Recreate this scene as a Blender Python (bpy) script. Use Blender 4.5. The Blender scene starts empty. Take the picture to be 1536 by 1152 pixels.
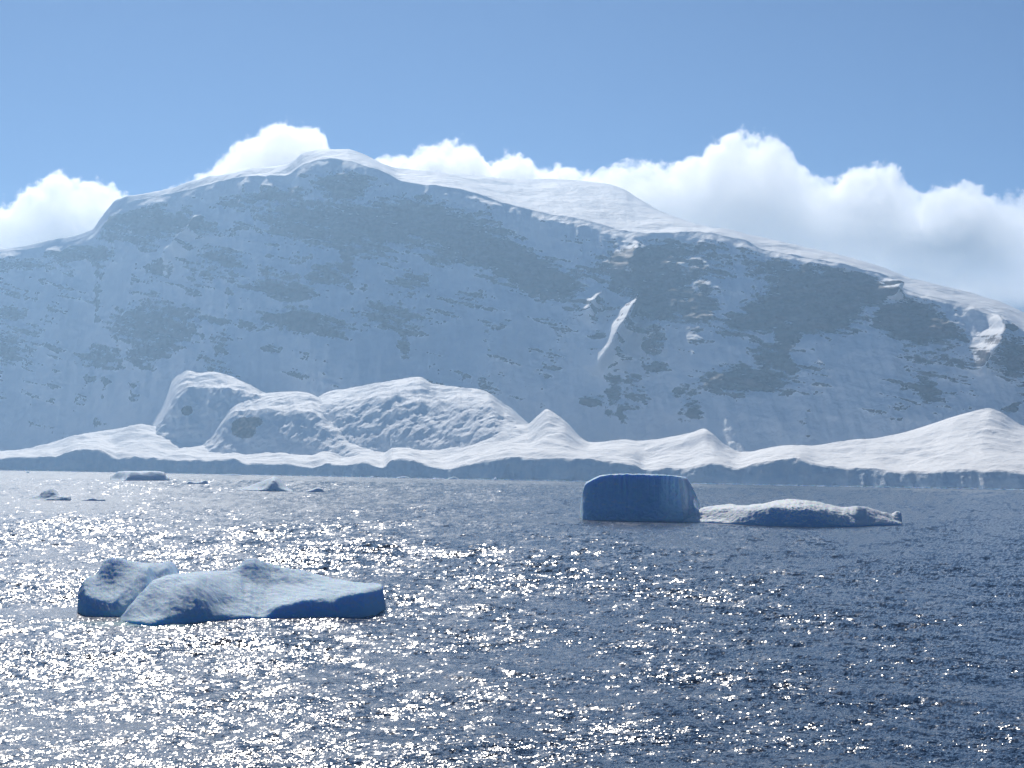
import bpy, math, random
import numpy as np
from mathutils import Matrix, Vector

random.seed(4)
RNG = np.random.RandomState(11)
S = bpy.context.scene
COL = S.collection

# ------------------------------------------------------------------ camera
CAM_H, FPX, PITCH, ROLL = 25.0, 3080.0, 2.455, 0.80      # metres, focal length in photo pixels, degrees
cam_d = bpy.data.cameras.new('camera')
cam = bpy.data.objects.new('camera', cam_d); COL.objects.link(cam)
cam_d.sensor_width = 36.0
cam_d.lens = 36.0 * FPX / 1536.0
cam_d.clip_start, cam_d.clip_end = 1.0, 60000.0
CM = (Matrix.Translation((0, 0, CAM_H)) @ Matrix.Rotation(math.radians(90 + PITCH), 4, 'X')
      @ Matrix.Rotation(math.radians(ROLL), 4, 'Z'))
cam.matrix_world = CM
S.camera = cam

# ------------------------------------------------------------------ light
SUN_EL, SUN_AZ = 35.0, -12.0           # degrees; azimuth measured from +Y (view axis) towards +X
w = bpy.data.worlds.new('World'); S.world = w; w.use_nodes = True
nt = w.node_tree
sky = nt.nodes.new('ShaderNodeTexSky'); sky.sky_type = 'NISHITA'; sky.sun_disc = False
sky.sun_elevation = math.radians(SUN_EL); sky.sun_rotation = math.radians(SUN_AZ)
sky.altitude = 0; sky.air_density = 0.6; sky.dust_density = 0.05; sky.ozone_density = 10.0
bg = nt.nodes['Background']; bg.inputs['Strength'].default_value = 0.056
nt.links.new(sky.outputs[0], bg.inputs[0])
sun_d = bpy.data.lights.new('sun', 'SUN'); sun_d.energy = 5.0; sun_d.angle = math.radians(0.5)
sun_d.color = (1.0, 0.94, 0.86)
sun = bpy.data.objects.new('sun', sun_d); COL.objects.link(sun)
e, a = math.radians(SUN_EL), math.radians(SUN_AZ)
SUN_DIR = Vector((math.cos(e) * math.sin(a), math.cos(e) * math.cos(a), math.sin(e)))
sun.rotation_euler = SUN_DIR.to_track_quat('Z', 'Y').to_euler()
sun.location = (-900, 4000, 2500)
S.view_settings.view_transform = 'Standard'; S.view_settings.look = 'None'
S.view_settings.gamma = 1.0; S.view_settings.use_curve_mapping = False
S.view_settings.exposure = 0.0
S.render.engine = 'CYCLES'
cy = S.cycles
cy.use_denoising = True
cy.max_bounces = 8; cy.diffuse_bounces = 3; cy.glossy_bounces = 2; cy.transmission_bounces = 2
cy.volume_bounces = 12; cy.sample_clamp_direct = 0; cy.sample_clamp_indirect = 6
cy.volume_step_rate = 1.0; cy.volume_max_steps = 256

# ------------------------------------------------------------------ helpers
R3 = np.array(CM.to_3x3())

def ray(px, py):
    px = np.asarray(px, float); py = np.asarray(py, float)
    d = np.stack([(px - 768) / FPX, -(py - 576) / FPX, -np.ones_like(px * py)], -1)
    return d @ R3.T

def at(px, py, Y):
    """the point on a photo pixel's sight line that lies Y metres down the view axis"""
    d = ray(px, py); k = np.asarray(Y, float) / d[..., 1]
    p = d * k[..., None]; p[..., 2] += CAM_H
    return p

def at_z(px, py, z=0.0):
    d = ray(px, py); k = (z - CAM_H) / d[..., 2]
    p = d * k[..., None]; p[..., 2] += CAM_H
    return p

def to_px(P):
    q = (P - np.array([0, 0, CAM_H])) @ R3
    return 768 - FPX * q[..., 0] / q[..., 2], 576 + FPX * q[..., 1] / q[..., 2]

def pchip(x, y, xi):
    """smooth curve through the points without overshoot, straight on beyond both ends"""
    x = np.asarray(x, float); y = np.asarray(y, float); xi = np.asarray(xi, float)
    h = np.diff(x); dl = np.diff(y) / h
    m = np.zeros_like(y); m[0] = dl[0]; m[-1] = dl[-1]
    for i in range(1, len(x) - 1):
        if dl[i - 1] * dl[i] > 0:
            w1, w2 = 2 * h[i] + h[i - 1], h[i] + 2 * h[i - 1]
            m[i] = (w1 + w2) / (w1 / dl[i - 1] + w2 / dl[i])
    k = np.clip(np.searchsorted(x, xi) - 1, 0, len(x) - 2)
    t = (xi - x[k]) / h[k]; hk = h[k]
    v = ((2*t**3 - 3*t**2 + 1) * y[k] + (t**3 - 2*t**2 + t) * hk * m[k]
         + (-2*t**3 + 3*t**2) * y[k + 1] + (t**3 - t**2) * hk * m[k + 1])
    v = np.where(xi < x[0], y[0], v); v = np.where(xi > x[-1], y[-1], v)
    return v

def curve(pts, xi):
    p = np.array(pts, float); return pchip(p[:, 0], p[:, 1], xi)

_perm = RNG.permutation(256); _perm = np.concatenate([_perm, _perm, _perm])
_g = RNG.randn(256, 3); _g /= np.linalg.norm(_g, axis=1)[:, None]

def noise(x, y, z):
    xi, yi, zi = np.floor(x).astype(int), np.floor(y).astype(int), np.floor(z).astype(int)
    xf, yf, zf = x - xi, y - yi, z - zi
    u, v, q = [t * t * t * (t * (t * 6 - 15) + 10) for t in (xf, yf, zf)]
    xi, yi, zi = xi & 255, yi & 255, zi & 255
    def g(a, b, c):
        k = _perm[_perm[_perm[(xi + a) & 255] + ((yi + b) & 255)] + ((zi + c) & 255)]
        G = _g[k]
        return G[..., 0] * (xf - a) + G[..., 1] * (yf - b) + G[..., 2] * (zf - c)
    l = lambda a, b, t: a + t * (b - a)
    return 1.6 * l(l(l(g(0,0,0), g(1,0,0), u), l(g(0,1,0), g(1,1,0), u), v),
                   l(l(g(0,0,1), g(1,0,1), u), l(g(0,1,1), g(1,1,1), u), v), q)

def fbm(x, y, z, n=4, ridged=False, gain=0.5):
    r = 0; amp = 1.0; tot = 0
    for i in range(n):
        k = noise(x + 13.7 * i, y - 7.3 * i, z + 3.1 * i)
        if ridged: k = 1 - 2 * np.abs(k)
        r = r + amp * k; tot += amp; amp *= gain
        x, y, z = x * 2.03, y * 2.03, z * 2.03
    return r / tot

def smooth(a, b, x):
    t = np.clip((x - a) / (b - a), 0, 1); return t * t * (3 - 2 * t)

def mesh_grid(name, P, mat, parent=None, attrs=None, flip=False, smooth_shade=True):
    """link an (n, m, 3) grid of points as one quad mesh"""
    n, m = P.shape[:2]
    idx = np.arange(n * m).reshape(n, m)
    q = np.stack([idx[:-1, :-1], idx[:-1, 1:], idx[1:, 1:], idx[1:, :-1]], -1).reshape(-1, 4)
    if flip: q = q[:, ::-1]
    me = bpy.data.meshes.new(name)
    me.vertices.add(n * m); me.vertices.foreach_set('co', P.reshape(-1).astype(np.float32))
    me.loops.add(q.size); me.loops.foreach_set('vertex_index', q.reshape(-1).astype(np.int32))
    me.polygons.add(len(q)); me.polygons.foreach_set('loop_start', (np.arange(len(q)) * 4).astype(np.int32))
    me.update(calc_edges=True)
    if smooth_shade: me.polygons.foreach_set('use_smooth', np.ones(len(q), bool))
    for k, v in (attrs or {}).items():
        vec = v.ndim == 3
        at_ = me.attributes.new(k, 'FLOAT_VECTOR' if vec else 'FLOAT', 'POINT')
        at_.data.foreach_set('vector' if vec else 'value', v.reshape(-1).astype(np.float32))
    me.materials.append(mat)
    o = bpy.data.objects.new(name, me); COL.objects.link(o)
    if parent: o.parent = parent
    return o

def tag(o, label=None, cat=None, group=None, kind=None):
    if label: o['label'] = label
    if cat: o['category'] = cat
    if group: o['group'] = group
    if kind: o['kind'] = kind
    return o

def loft(curves, rows, sharp=None):
    """rows of points through a list of (n,3) curves; a smooth run through all of them"""
    C = np.stack(curves, 0)                                   # (k, n, 3)
    k = len(C)
    d = np.maximum(np.linalg.norm(np.diff(C, axis=0), axis=2), 1e-3)
    hd = d.mean(1)
    s = np.concatenate([[0], np.cumsum(hd)])
    dl = np.diff(C, axis=0) / hd[:, None, None]
    M = np.zeros_like(C); M[0] = dl[0]; M[-1] = dl[-1]
    for i in range(1, k - 1):
        p, q = dl[i - 1], dl[i]
        w1, w2 = 2 * hd[i] + hd[i - 1], hd[i] + 2 * hd[i - 1]
        with np.errstate(divide='ignore', invalid='ignore'):
            hm = (w1 + w2) / (w1 / p + w2 / q)
        M[i] = np.where(p * q > 0, hm, 0)
        if sharp and i in sharp: M[i] = np.nan
    out = []; vs = []
    for i in range(k - 1):
        nr = rows[i]
        t = np.linspace(0, 1, nr, endpoint=(i == k - 2))[:, None, None]
        a_, b_ = C[i], C[i + 1]; h = hd[i]
        m0 = np.where(np.isnan(M[i]), dl[i], M[i]); m1 = np.where(np.isnan(M[i + 1]), dl[i], M[i + 1])
        out.append((2*t**3 - 3*t**2 + 1) * a_ + (t**3 - 2*t**2 + t) * h * m0
                   + (-2*t**3 + 3*t**2) * b_ + (t**3 - t**2) * h * m1)
        vs.append(np.broadcast_to(i + t[:, :, 0], (nr, C.shape[1])))
    return np.concatenate(out, 0), np.concatenate(vs, 0)

# ------------------------------------------------------------------ materials
def new_mat(name):
    m = bpy.data.materials.new(name); m.use_nodes = True
    t = m.node_tree; b = t.nodes['Principled BSDF']
    return m, t, b

def N(t, kind, **kw):
    n = t.nodes.new(kind)
    for k, v in kw.items():
        if k in n.inputs: n.inputs[k].default_value = v
        else: setattr(n, k, v)
    return n

def math_n(t, op, a_, b_=None, clamp=False):
    n = t.nodes.new('ShaderNodeMath'); n.operation = op; n.use_clamp = clamp
    for i, v in enumerate((a_, b_)):
        if v is None: continue
        if isinstance(v, (int, float)): n.inputs[i].default_value = v
        else: t.links.new(v, n.inputs[i])
    return n.outputs[0]

def ramp(t, fac, lo, hi, a_=0.0, b_=1.0):
    n = t.nodes.new('ShaderNodeMapRange'); n.interpolation_type = 'SMOOTHSTEP'
    t.links.new(fac, n.inputs['Value'])
    for k, v in (('From Min', lo), ('From Max', hi), ('To Min', a_), ('To Max', b_)): n.inputs[k].default_value = v
    return n.outputs[0]

def mix_col(t, fac, a_, b_):
    n = t.nodes.new('ShaderNodeMix'); n.data_type = 'RGBA'
    t.links.new(fac, n.inputs[0])
    for i, v in ((6, a_), (7, b_)):
        if isinstance(v, tuple): n.inputs[i].default_value = (*v, 1)
        else: t.links.new(v, n.inputs[i])
    return n.outputs[2]

def coords(t, scale=(1, 1, 1)):
    tc = t.nodes.new('ShaderNodeNewGeometry')
    mp = t.nodes.new('ShaderNodeMapping'); mp.inputs['Scale'].default_value = scale
    t.links.new(tc.outputs['Position'], mp.inputs[0])
    return mp.outputs[0]

def tex(t, vec, scale, detail=4.0, rough=0.55, dist=0.0):
    n = N(t, 'ShaderNodeTexNoise', Scale=scale, Detail=detail, Roughness=rough, Distortion=dist)
    t.links.new(vec, n.inputs['Vector'])
    return n.outputs['Fac']

def mountain_material(name, rock_scale=1.0):
    m, t, b = new_mat(name)
    v = coords(t)
    at_ = t.nodes.new('ShaderNodeAttribute'); at_.attribute_name = 'rock'
    # snow: slightly uneven old and fresh patches
    n1 = tex(t, coords(t, (1, 1, 1.6)), 0.006, 6, 0.6)
    snow = mix_col(t, ramp(t, n1, 0.35, 0.65), (0.80, 0.83, 0.87), (0.90, 0.91, 0.92))
    # rock with bedding
    n2 = tex(t, coords(t, (1, 1, 3.2)), 0.012, 8, 0.65)
    rock = mix_col(t, ramp(t, n2, 0.3, 0.7), (0.040, 0.030, 0.034), (0.135, 0.100, 0.104))
    mp3 = t.nodes.new('ShaderNodeMapping'); mp3.inputs['Rotation'].default_value = (0, math.radians(-16), 0); mp3.inputs['Scale'].default_value = (0.75, 0.85, 1.9)
    t.links.new(v, mp3.inputs[0])
    n3 = tex(t, mp3.outputs[0], 0.015, 8, 0.68, 0.3)
    n4 = tex(t, coords(t, (1.0, 1.0, 0.25)), 0.05, 5, 0.6)
    k = math_n(t, 'ADD', at_.outputs['Fac'], math_n(t, 'MULTIPLY', math_n(t, 'SUBTRACT', n3, 0.5), 1.15))
    k = math_n(t, 'ADD', k, math_n(t, 'MULTIPLY', math_n(t, 'SUBTRACT', n4, 0.5), 0.5))
    fac = ramp(t, k, 0.36, 0.60)
    t.links.new(mix_col(t, fac, snow, rock), b.inputs['Base Color'])
    b.inputs['Roughness'].default_value = 0.75
    b.inputs['Specular IOR Level'].default_value = 0.12
    bp = N(t, 'ShaderNodeBump', Strength=0.8, Distance=16.0)
    t.links.new(tex(t, v, 0.02, 8, 0.6), bp.inputs['Height'])
    t.links.new(bp.outputs[0], b.inputs['Normal'])
    return m

def ice_material(name, white, blue, scale, bump_d, ss=0.0, spec=0.05):
    """wind-packed snow over blue glacier ice; the attribute 'bare' says where bare ice shows"""
    m, t, b = new_mat(name)
    at_ = t.nodes.new('ShaderNodeAttribute'); at_.attribute_name = 'bare'
    n1 = tex(t, coords(t), scale, 6, 0.6)
    k = math_n(t, 'ADD', at_.outputs['Fac'], math_n(t, 'MULTIPLY', math_n(t, 'SUBTRACT', n1, 0.5), 0.9))
    t.links.new(mix_col(t, ramp(t, k, 0.25, 0.8), white, blue), b.inputs['Base Color'])
    b.inputs['Roughness'].default_value = 0.8
    b.inputs['Specular IOR Level'].default_value = spec
    if ss:
        b.inputs['Subsurface Weight'].default_value = ss
        b.inputs['Subsurface Radius'].default_value = (0.5, 1.2, 2.6)
        b.inputs['Subsurface Scale'].default_value = 0.9
    bp = N(t, 'ShaderNodeBump', Strength=0.7, Distance=bump_d)
    h1 = tex(t, coords(t, (1, 1, 1.5)), scale * 3, 7, 0.62)
    t.links.new(h1, bp.inputs['Height'])
    t.links.new(bp.outputs[0], b.inputs['Normal'])
    return m

MAT_MOUNTAIN = mountain_material('snow and rock')
MAT_GLACIER = ice_material('glacier snow', (0.88, 0.89, 0.90), (0.62, 0.74, 0.84), 0.02, 6.0, spec=0.22)
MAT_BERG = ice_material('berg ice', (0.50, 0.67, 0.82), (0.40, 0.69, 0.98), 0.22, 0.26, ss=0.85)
MAT_LOW_BERG = ice_material('snowy berg ice', (0.80, 0.87, 0.92), (0.42, 0.68, 0.95), 0.22, 0.26, ss=0.5, spec=0.12)
MAT_FAR_BERG = ice_material('far berg ice', (0.68, 0.81, 0.93), (0.40, 0.62, 0.86), 0.05, 1.0, ss=0.5)

# ------------------------------------------------------------------ the shore line
SHORE = [(-800, 693.5), (-400, 700.5), (0, 705.5), (256, 710), (512, 715), (768, 720), (1024, 725), (1280, 730), (1536, 735), (1950, 743), (2300, 750)]
def shore_py(px): return curve(SHORE, px)
def shore_Y(px): return at_z(px, shore_py(px))[..., 1]

# ------------------------------------------------------------------ mountain
PXM = np.concatenate([np.linspace(-700, -160, 70, endpoint=False), np.linspace(-160, 1700, 980), np.linspace(1700, 2250, 71)[1:]])
SKY_PY = [(-400, 398), (-200, 392), (0, 375), (70, 362), (140, 346), (150, 332), (165, 311), (176, 300), (200, 295), (230, 290),
          (280, 277), (330, 265), (380, 255), (430, 247), (446, 240), (456, 231), (490, 226), (520, 228), (550, 238), (580, 251),
          (600, 257), (640, 262), (700, 267), (760, 271), (830, 272), (900, 276), (930, 285), (950, 298), (1000, 325),
          (1030, 338), (1060, 344), (1100, 352), (1150, 362), (1200, 372), (1250, 385), (1300, 400), (1350, 417),
          (1400, 432), (1450, 444), (1500, 458), (1536, 474), (1700, 525), (1950, 575)]
EDGE_PY = [(-400, 401), (-200, 395), (0, 378), (140, 349), (150, 336), (165, 318), (200, 303), (280, 285), (330, 272), (380, 264),
           (430, 262), (456, 246), (490, 238), (520, 240), (550, 248), (580, 259), (600, 271), (640, 276), (700, 285), (740, 299),
           (780, 311), (820, 320), (880, 331), (930, 345), (985, 350), (1020, 347), (1060, 348), (1110, 359), (1150, 374),
           (1200, 384), (1250, 392), (1300, 405), (1335, 416), (1350, 430), (1400, 445), (1450, 456), (1500, 472),
           (1536, 492), (1700, 540), (1950, 590)]
YE = curve([(-400, 12900), (0, 12300), (480, 10300), (800, 9250), (1100, 8350), (1536, 7350), (1950, 6700)], PXM)
plateau = curve([(-400, 200), (0, 120), (160, 130), (300, 260), (490, 420), (600, 800), (800, 2100), (900, 2100), (1000, 1300),
                 (1100, 650), (1300, 800), (1536, 800), (1950, 600)], PXM)
E = at(PXM, curve(EDGE_PY, PXM), YE)
Sk = at(PXM, curve(SKY_PY, PXM), YE + plateau)

def down(prev, py, slope_deg):
    """next curve down the face: on sight line py and below prev at the given slope"""
    s = np.tan(np.radians(slope_deg)); d = ray(PXM, py); tt = d[..., 2] / d[..., 1]
    Yn = (prev[:, 2] - s * prev[:, 1] - CAM_H) / (tt - s)
    return at(PXM, py, Yn)
epy = curve(EDGE_PY, PXM)
tpy = curve([(-400, 690), (0, 690), (300, 684), (700, 684), (1100, 700), (1536, 690), (1950, 690)], PXM)
M3 = down(E, epy + 0.16 * (tpy - epy), 52 + 6 * np.sin(PXM / 90))
M2 = down(M3, epy + 0.45 * (tpy - epy), 46 + 4 * np.sin(PXM / 130 + 2))
M1 = down(M2, epy + 0.75 * (tpy - epy), 41)
T = down(M1, tpy, 33)
F0 = T.copy(); F0[:, 1] -= 700; F0[:, 2] = -15; F0[:, 0] *= F0[:, 1] / T[:, 1]
B1 = Sk.copy(); B1[:, 1] += 900; B1[:, 2] -= 350
B2 = Sk.copy(); B2[:, 1] += 2300; B2[:, 2] = -15
P, V = loft([F0, T, M1, M2, M3, E, Sk, B1, B2], [14, 60, 110, 110, 60, 50, 12, 12], sharp={5})
X, Y, Z = P[..., 0].copy(), P[..., 1].copy(), P[..., 2].copy()
face = smooth(0.6, 2.2, V) * (1 - smooth(4.75, 5.02, V))
plat = smooth(4.9, 5.2, V) * (1 - smooth(5.8, 6.0, V))
gully = fbm(X / 260, Z / 900 + 3, Y / 1400, 5, ridged=True)
butt = fbm(X / 700 + 4, Z / 900, Y / 2000, 3)
strata = fbm(X / 420, (Z + 0.28 * X) / 46, Y / 600 + 9, 4)
fine = fbm(X / 70, Z / 60, Y / 90, 4)

# rock showing through the snow: (px, py, half width, half height, tilt degrees, how much)
ROCKS = [(232, 336, 66, 13, 4, .8), (118, 381, 36, 8, -3, .7), (36, 399, 24, 6, 0, .6), (225, 356, 40, 12, 0, .4), (241, 405, 15, 12, 0, .6),
         (333, 388, 30, 12, 10, .55), (400, 298, 52, 9, -8, .6), (517, 281, 34, 17, 0, .75), (470, 336, 60, 24, 5, .75), (545, 340, 80, 26, 4, .85),
         (640, 335, 66, 24, 10, .95), (720, 372, 60, 24, 24, 1.1), (775, 398, 72, 24, 22, 1.1), (836, 424, 34, 16, 30, .9), (620, 430, 26, 14, 0, .6),
         (590, 478, 44, 20, 6, .7), (609, 514, 8, 20, 0, .7), (428, 437, 42, 9, 8, .9), (470, 486, 56, 13, 10, .75), (400, 484, 22, 8, -20, .5),
         (487, 414, 28, 16, 0, .65), (521, 398, 14, 34, 0, .6), (560, 380, 40, 16, 20, .55), (660, 382, 30, 12, 25, .6), (970, 388, 56, 18, -6, .85), (938, 422, 22, 11, 0, .8),
         (990, 444, 40, 32, 10, 1.0), (1046, 462, 26, 20, 15, .9), (1058, 402, 32, 36, 0, .55), (1150, 473, 54, 18, -18, 1.1),
         (1222, 452, 50, 34, 12, 1.5), (1268, 436, 46, 22, 8, 1.4), (1182, 500, 18, 12, 0, 1.0), (1176, 408, 42, 9, 16, .65), (1374, 488, 46, 22, 14, 1.3),
         (1434, 506, 14, 9, 0, .7), (1510, 492, 7, 7, 0, .9), (1148, 524, 18, 9, 20, .7), (1166, 538, 34, 18, 24, .75), (1112, 570, 58, 17, -4, .85),
         (1140, 580, 40, 10, 0, .8), (1038, 611, 15, 18, 0, .6), (1386, 585, 20, 16, 20, .75), (1520, 538, 22, 22, 30, .8), (1516, 615, 12, 8, -20, .8),
         (984, 550, 16, 7, 4, .8), (889, 599, 18, 7, 0, .7), (920, 592, 9, 30, 0, .7), (937, 620, 7, 14, 0, .7), (947, 570, 9, 6, 0, .7),
         (828, 552, 18, 4, 0, .6), (813, 564, 10, 4, 0, .5), (983, 517, 10, 11, 0, .65), (890, 503, 10, 4, 0, .55), (755, 492, 12, 6, -25, .6),
         (1016, 592, 9, 6, 0, .6), (235, 490, 48, 28, 4, .62), (240, 514, 24, 18, 0, .6), (12, 524, 18, 18, 0, .65), (14, 472, 18, 12, 0, .55),
         (153, 538, 24, 12, 0, .5), (216, 536, 24, 14, 0, .5), (408, 525, 12, 6, 0, .55), (470, 485, 44, 12, 5, .6), (316, 480, 34, 4, 0, .5),
         (48, 495, 16, 6, 0, .45), (700, 450, 30, 14, 0, .35), (1420, 590, 12, 5, 0, .5), (-90, 470, 60, 24, 0, .8), (-220, 430, 70, 18, 5, .8),
         (1620, 600, 60, 26, 10, .9), (1750, 640, 50, 18, 0, .8)]
qx, qy = to_px(P)
rock = np.zeros_like(qx)
wx = qx + 20 * fbm(qx / 55, qy / 40, 0 * qx, 5); wy = qy + 12 * fbm(qx / 60 + 9, qy / 40, 0 * qx + 4, 5)
for (cx, cyy, rx, ry, tl, am) in ROCKS:
    c_, s_ = math.cos(math.radians(tl)), math.sin(math.radians(tl))
    am *= 1.15
    dx, dy = wx - cx, wy - cyy
    u_ = (dx * c_ + dy * s_) / (rx * 1.32); v_ = (-dx * s_ + dy * c_) / (ry * 1.32)
    r2 = u_ * u_ + v_ * v_
    rock = np.maximum(rock, am * np.exp(-np.clip(r2, 0, 30) ** 1.5 * 0.9))
band = fbm((wx + 0.4 * wy) / 60, (wy - 0.25 * wx) / 9, 0 * qx + 2, 4)          # snow lying on sloping ledges
rock = rock + (rock > 0.12) * 0.50 * band
rock = np.maximum(rock, 0.42 * smooth(0.10, 0.5, 0.6 * strata + 0.6 * (gully - .2)))
rock *= face
flute = fbm(X / 75 + .12 * Z / 75, Z / 420, Y / 500 + 3, 4, ridged=True)
dep = 52 * butt + 66 * (gully - 0.2) + 24 * (flute - .2) + 8 * strata + 9 * fine
dep *= 1 - 0.55 * np.exp(-((qx - 1036) / 30) ** 2)
dep += rock * (45 * strata + 30 * fine)
for (x0, y0, x1, y1, wd, D_) in [(958, 440, 888, 560, 9, 340), (1000, 452, 960, 520, 10, 60), (1492, 472, 1456, 560, 6, 230), (1340, 412, 1336, 450, 9, 160),
                                 (308, 322, 240, 408, 8, 235), (905, 436, 868, 480, 9, 170), (960, 365, 925, 420, 12, 140), (120, 420, 60, 600, 30, 120), (640, 430, 560, 600, 40, 140), (770, 440, 720, 620, 40, 140)]:
    L_ = math.hypot(x1 - x0, y1 - y0); ux, uy = (x1 - x0) / L_, (y1 - y0) / L_
    t_ = ((qx - x0) * ux + (qy - y0) * uy) / L_; q_ = -(qx - x0) * uy + (qy - y0) * ux
    q_ = q_ + 5 * noise(t_ * 5, 0 * t_ + x0, 0 * t_)
    w2_ = wd * (0.5 + 1.1 * np.clip(t_, 0, 1))
    dep += D_ * np.sin(np.pi * np.clip(t_, 0, 1)) ** 0.6 * np.exp(-np.abs(q_ / w2_) ** 1.4)
P[..., 1] -= face * dep
P[..., 2] += face * 5 * fine + plat * (22 * fbm(X / 260, Y / 260, 0 * X + 2, 4)) + (V > 5.95) * 0
# snow cornice edge: small irregular steps along the rim
rim = np.exp(-((V - 5.0) / 0.10) ** 2)
P[..., 2] += rim * 11 * fbm(X / 90, Y / 300, 0 * X + 7, 4)
du, dv = np.gradient(P, axis=0), np.gradient(P, axis=1)
nn = np.cross(dv, du); nz_ = np.abs(nn[..., 2]) / (np.linalg.norm(nn, axis=2) + 1e-6)
fm = face > .9
steepn = (np.median(nz_[fm]) - nz_) / nz_[fm].std()                   # steep places shed their snow, ledges keep it
rock = rock + face * ((rock > .15) * 0.20 * np.clip(steepn, -2.5, 2) + np.clip(0.22 * (steepn - 1.5), 0, .45))
mtn = mesh_grid('mountain', P, MAT_MOUNTAIN, attrs={'rock': rock})
tag(mtn, 'long snow covered mountain with a shaded rocky face and sunlit rim', 'mountain', kind='structure')

# ------------------------------------------------------------------ glacier foreland with its ice cliff
PXF = np.concatenate([np.linspace(-700, -160, 70, endpoint=False), np.linspace(-160, 1700, 900), np.linspace(1700, 2250, 71)[1:]])
CLIFF = [(-400, 688), (-200, 684), (-60, 688), (0, 687), (30, 685), (80, 685), (120, 674), (146, 674), (176, 687), (200, 685), (250, 688), (287, 690),
         (350, 688), (373, 695), (430, 695), (467, 700), (490, 695), (512, 698), (545, 692), (575, 700), (589, 689), (612, 687), (635, 695),
         (669, 702), (705, 695), (772, 685), (812, 688), (879, 688), (929, 692), (948, 695), (968, 705), (982, 703), (1012, 702), (1024, 702),
         (1071, 693), (1107, 702), (1134, 695), (1174, 688), (1197, 687), (1224, 695), (1264, 700), (1311, 703), (1357, 708), (1391, 707),
         (1424, 704), (1474, 704), (1536, 708), (1700, 714), (1950, 718)]
RIDGE = [(-400, 664), (-200, 650), (-80, 668), (0, 677), (40, 674), (75, 667), (115, 654), (160, 647), (215, 638), (240, 642), (300, 652), (345, 655),
         (420, 652), (480, 655), (540, 658), (600, 662), (640, 664), (690, 651), (735, 641), (760, 639), (790, 638), (808, 623), (820, 614), (832, 620),
         (846, 631), (860, 648), (872, 659), (885, 664), (930, 661), (960, 663), (1000, 657), (1040, 648), (1055, 643), (1066, 650), (1085, 668),
         (1110, 678), (1150, 676), (1230, 670), (1300, 660), (1350, 650), (1400, 635), (1430, 625), (1460, 617), (1475, 614), (1490, 618),
         (1515, 632), (1536, 640), (1620, 650), (1750, 640), (1950, 630)]
Ys = shore_Y(PXF)
cpy = curve(CLIFF, PXF); rpy = curve(RIDGE, PXF)
W0 = at(PXF, shore_py(PXF), Ys); W0[:, 2] = -8
W1 = at(PXF, shore_py(PXF), Ys); W1[:, 2] = 0.5
jag = 22 * fbm(PXF / 30, 0 * PXF, 0 * PXF + 1, 3)
C1 = at(PXF, cpy, Ys + 26 + jag * 0)
for A_ in (W0, W1): A_[:, 1] += jag; 
dr = curve([(-400, 1100), (0, 900), (215, 900), (500, 900), (690, 800), (820, 700), (900, 620), (1055, 560), (1150, 600), (1300, 800), (1475, 1000), (1950, 900)], PXF)
A1 = at(PXF, cpy + 0.40 * (rpy - cpy), Ys + 26 + 0.42 * dr)
A2 = at(PXF, rpy, Ys + dr)
BK = A2.copy(); BK[:, 1] += 260; BK[:, 2] = np.maximum(BK[:, 2] - 130, 0)
BK2 = A2.copy(); BK2[:, 1] += 700; BK2[:, 2] = -15
P, V = loft([W0, W1, C1, A1, A2, BK, BK2], [3, 26, 90, 90, 16, 6], sharp={1, 2})
X, Y, Z = P[..., 0].copy(), P[..., 1].copy(), P[..., 2].copy()
cl = smooth(0.9, 1.1, V) * (1 - smooth(1.85, 2.05, V))
top = smooth(2.0, 2.25, V) * (1 - smooth(3.75, 4.0, V))
P[..., 1] -= cl * (27 * fbm(X / 70, Z / 190, Y / 300, 4, ridged=True) + 9 * fbm(X / 15, Z / 20, Y / 100, 3))
roll_ = fbm(X / 330, Y / 420, 0 * X + 5, 4)
fold = fbm((X + 0.7 * Y) / 190, (Y - 0.4 * X) / 620, 0 * X + 8, 4, ridged=True)
P[..., 2] += top * (24 * roll_ + 14 * (fold - 0.25) + 1.8 * fbm(X / 45, Y / 70, 0 * X + 6, 3))
P[..., 2] += np.exp(-((V - 2.0) / 0.08) ** 2) * 7 * fbm(X / 60, Y / 200, 0 * X + 3, 4)
bare = cl * (0.55 + 0.4 * fbm(X / 80, Z / 40, Y / 200, 3)) 
gl = mesh_grid('glacier', P, MAT_GLACIER, attrs={'bare': bare})
tag(gl, 'sunlit snow covered glacier ending in a shaded ice cliff along the shore', 'glacier', kind='structure')

def apron_py(px, off):
    k = np.clip((off - 26) / curve([(-400, 1100), (0, 900), (500, 900), (690, 800), (820, 700)], px), 0, 1)
    c_, r_ = curve(CLIFF, px), curve(RIDGE, px)
    return c_ + k * (r_ - c_)

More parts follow.
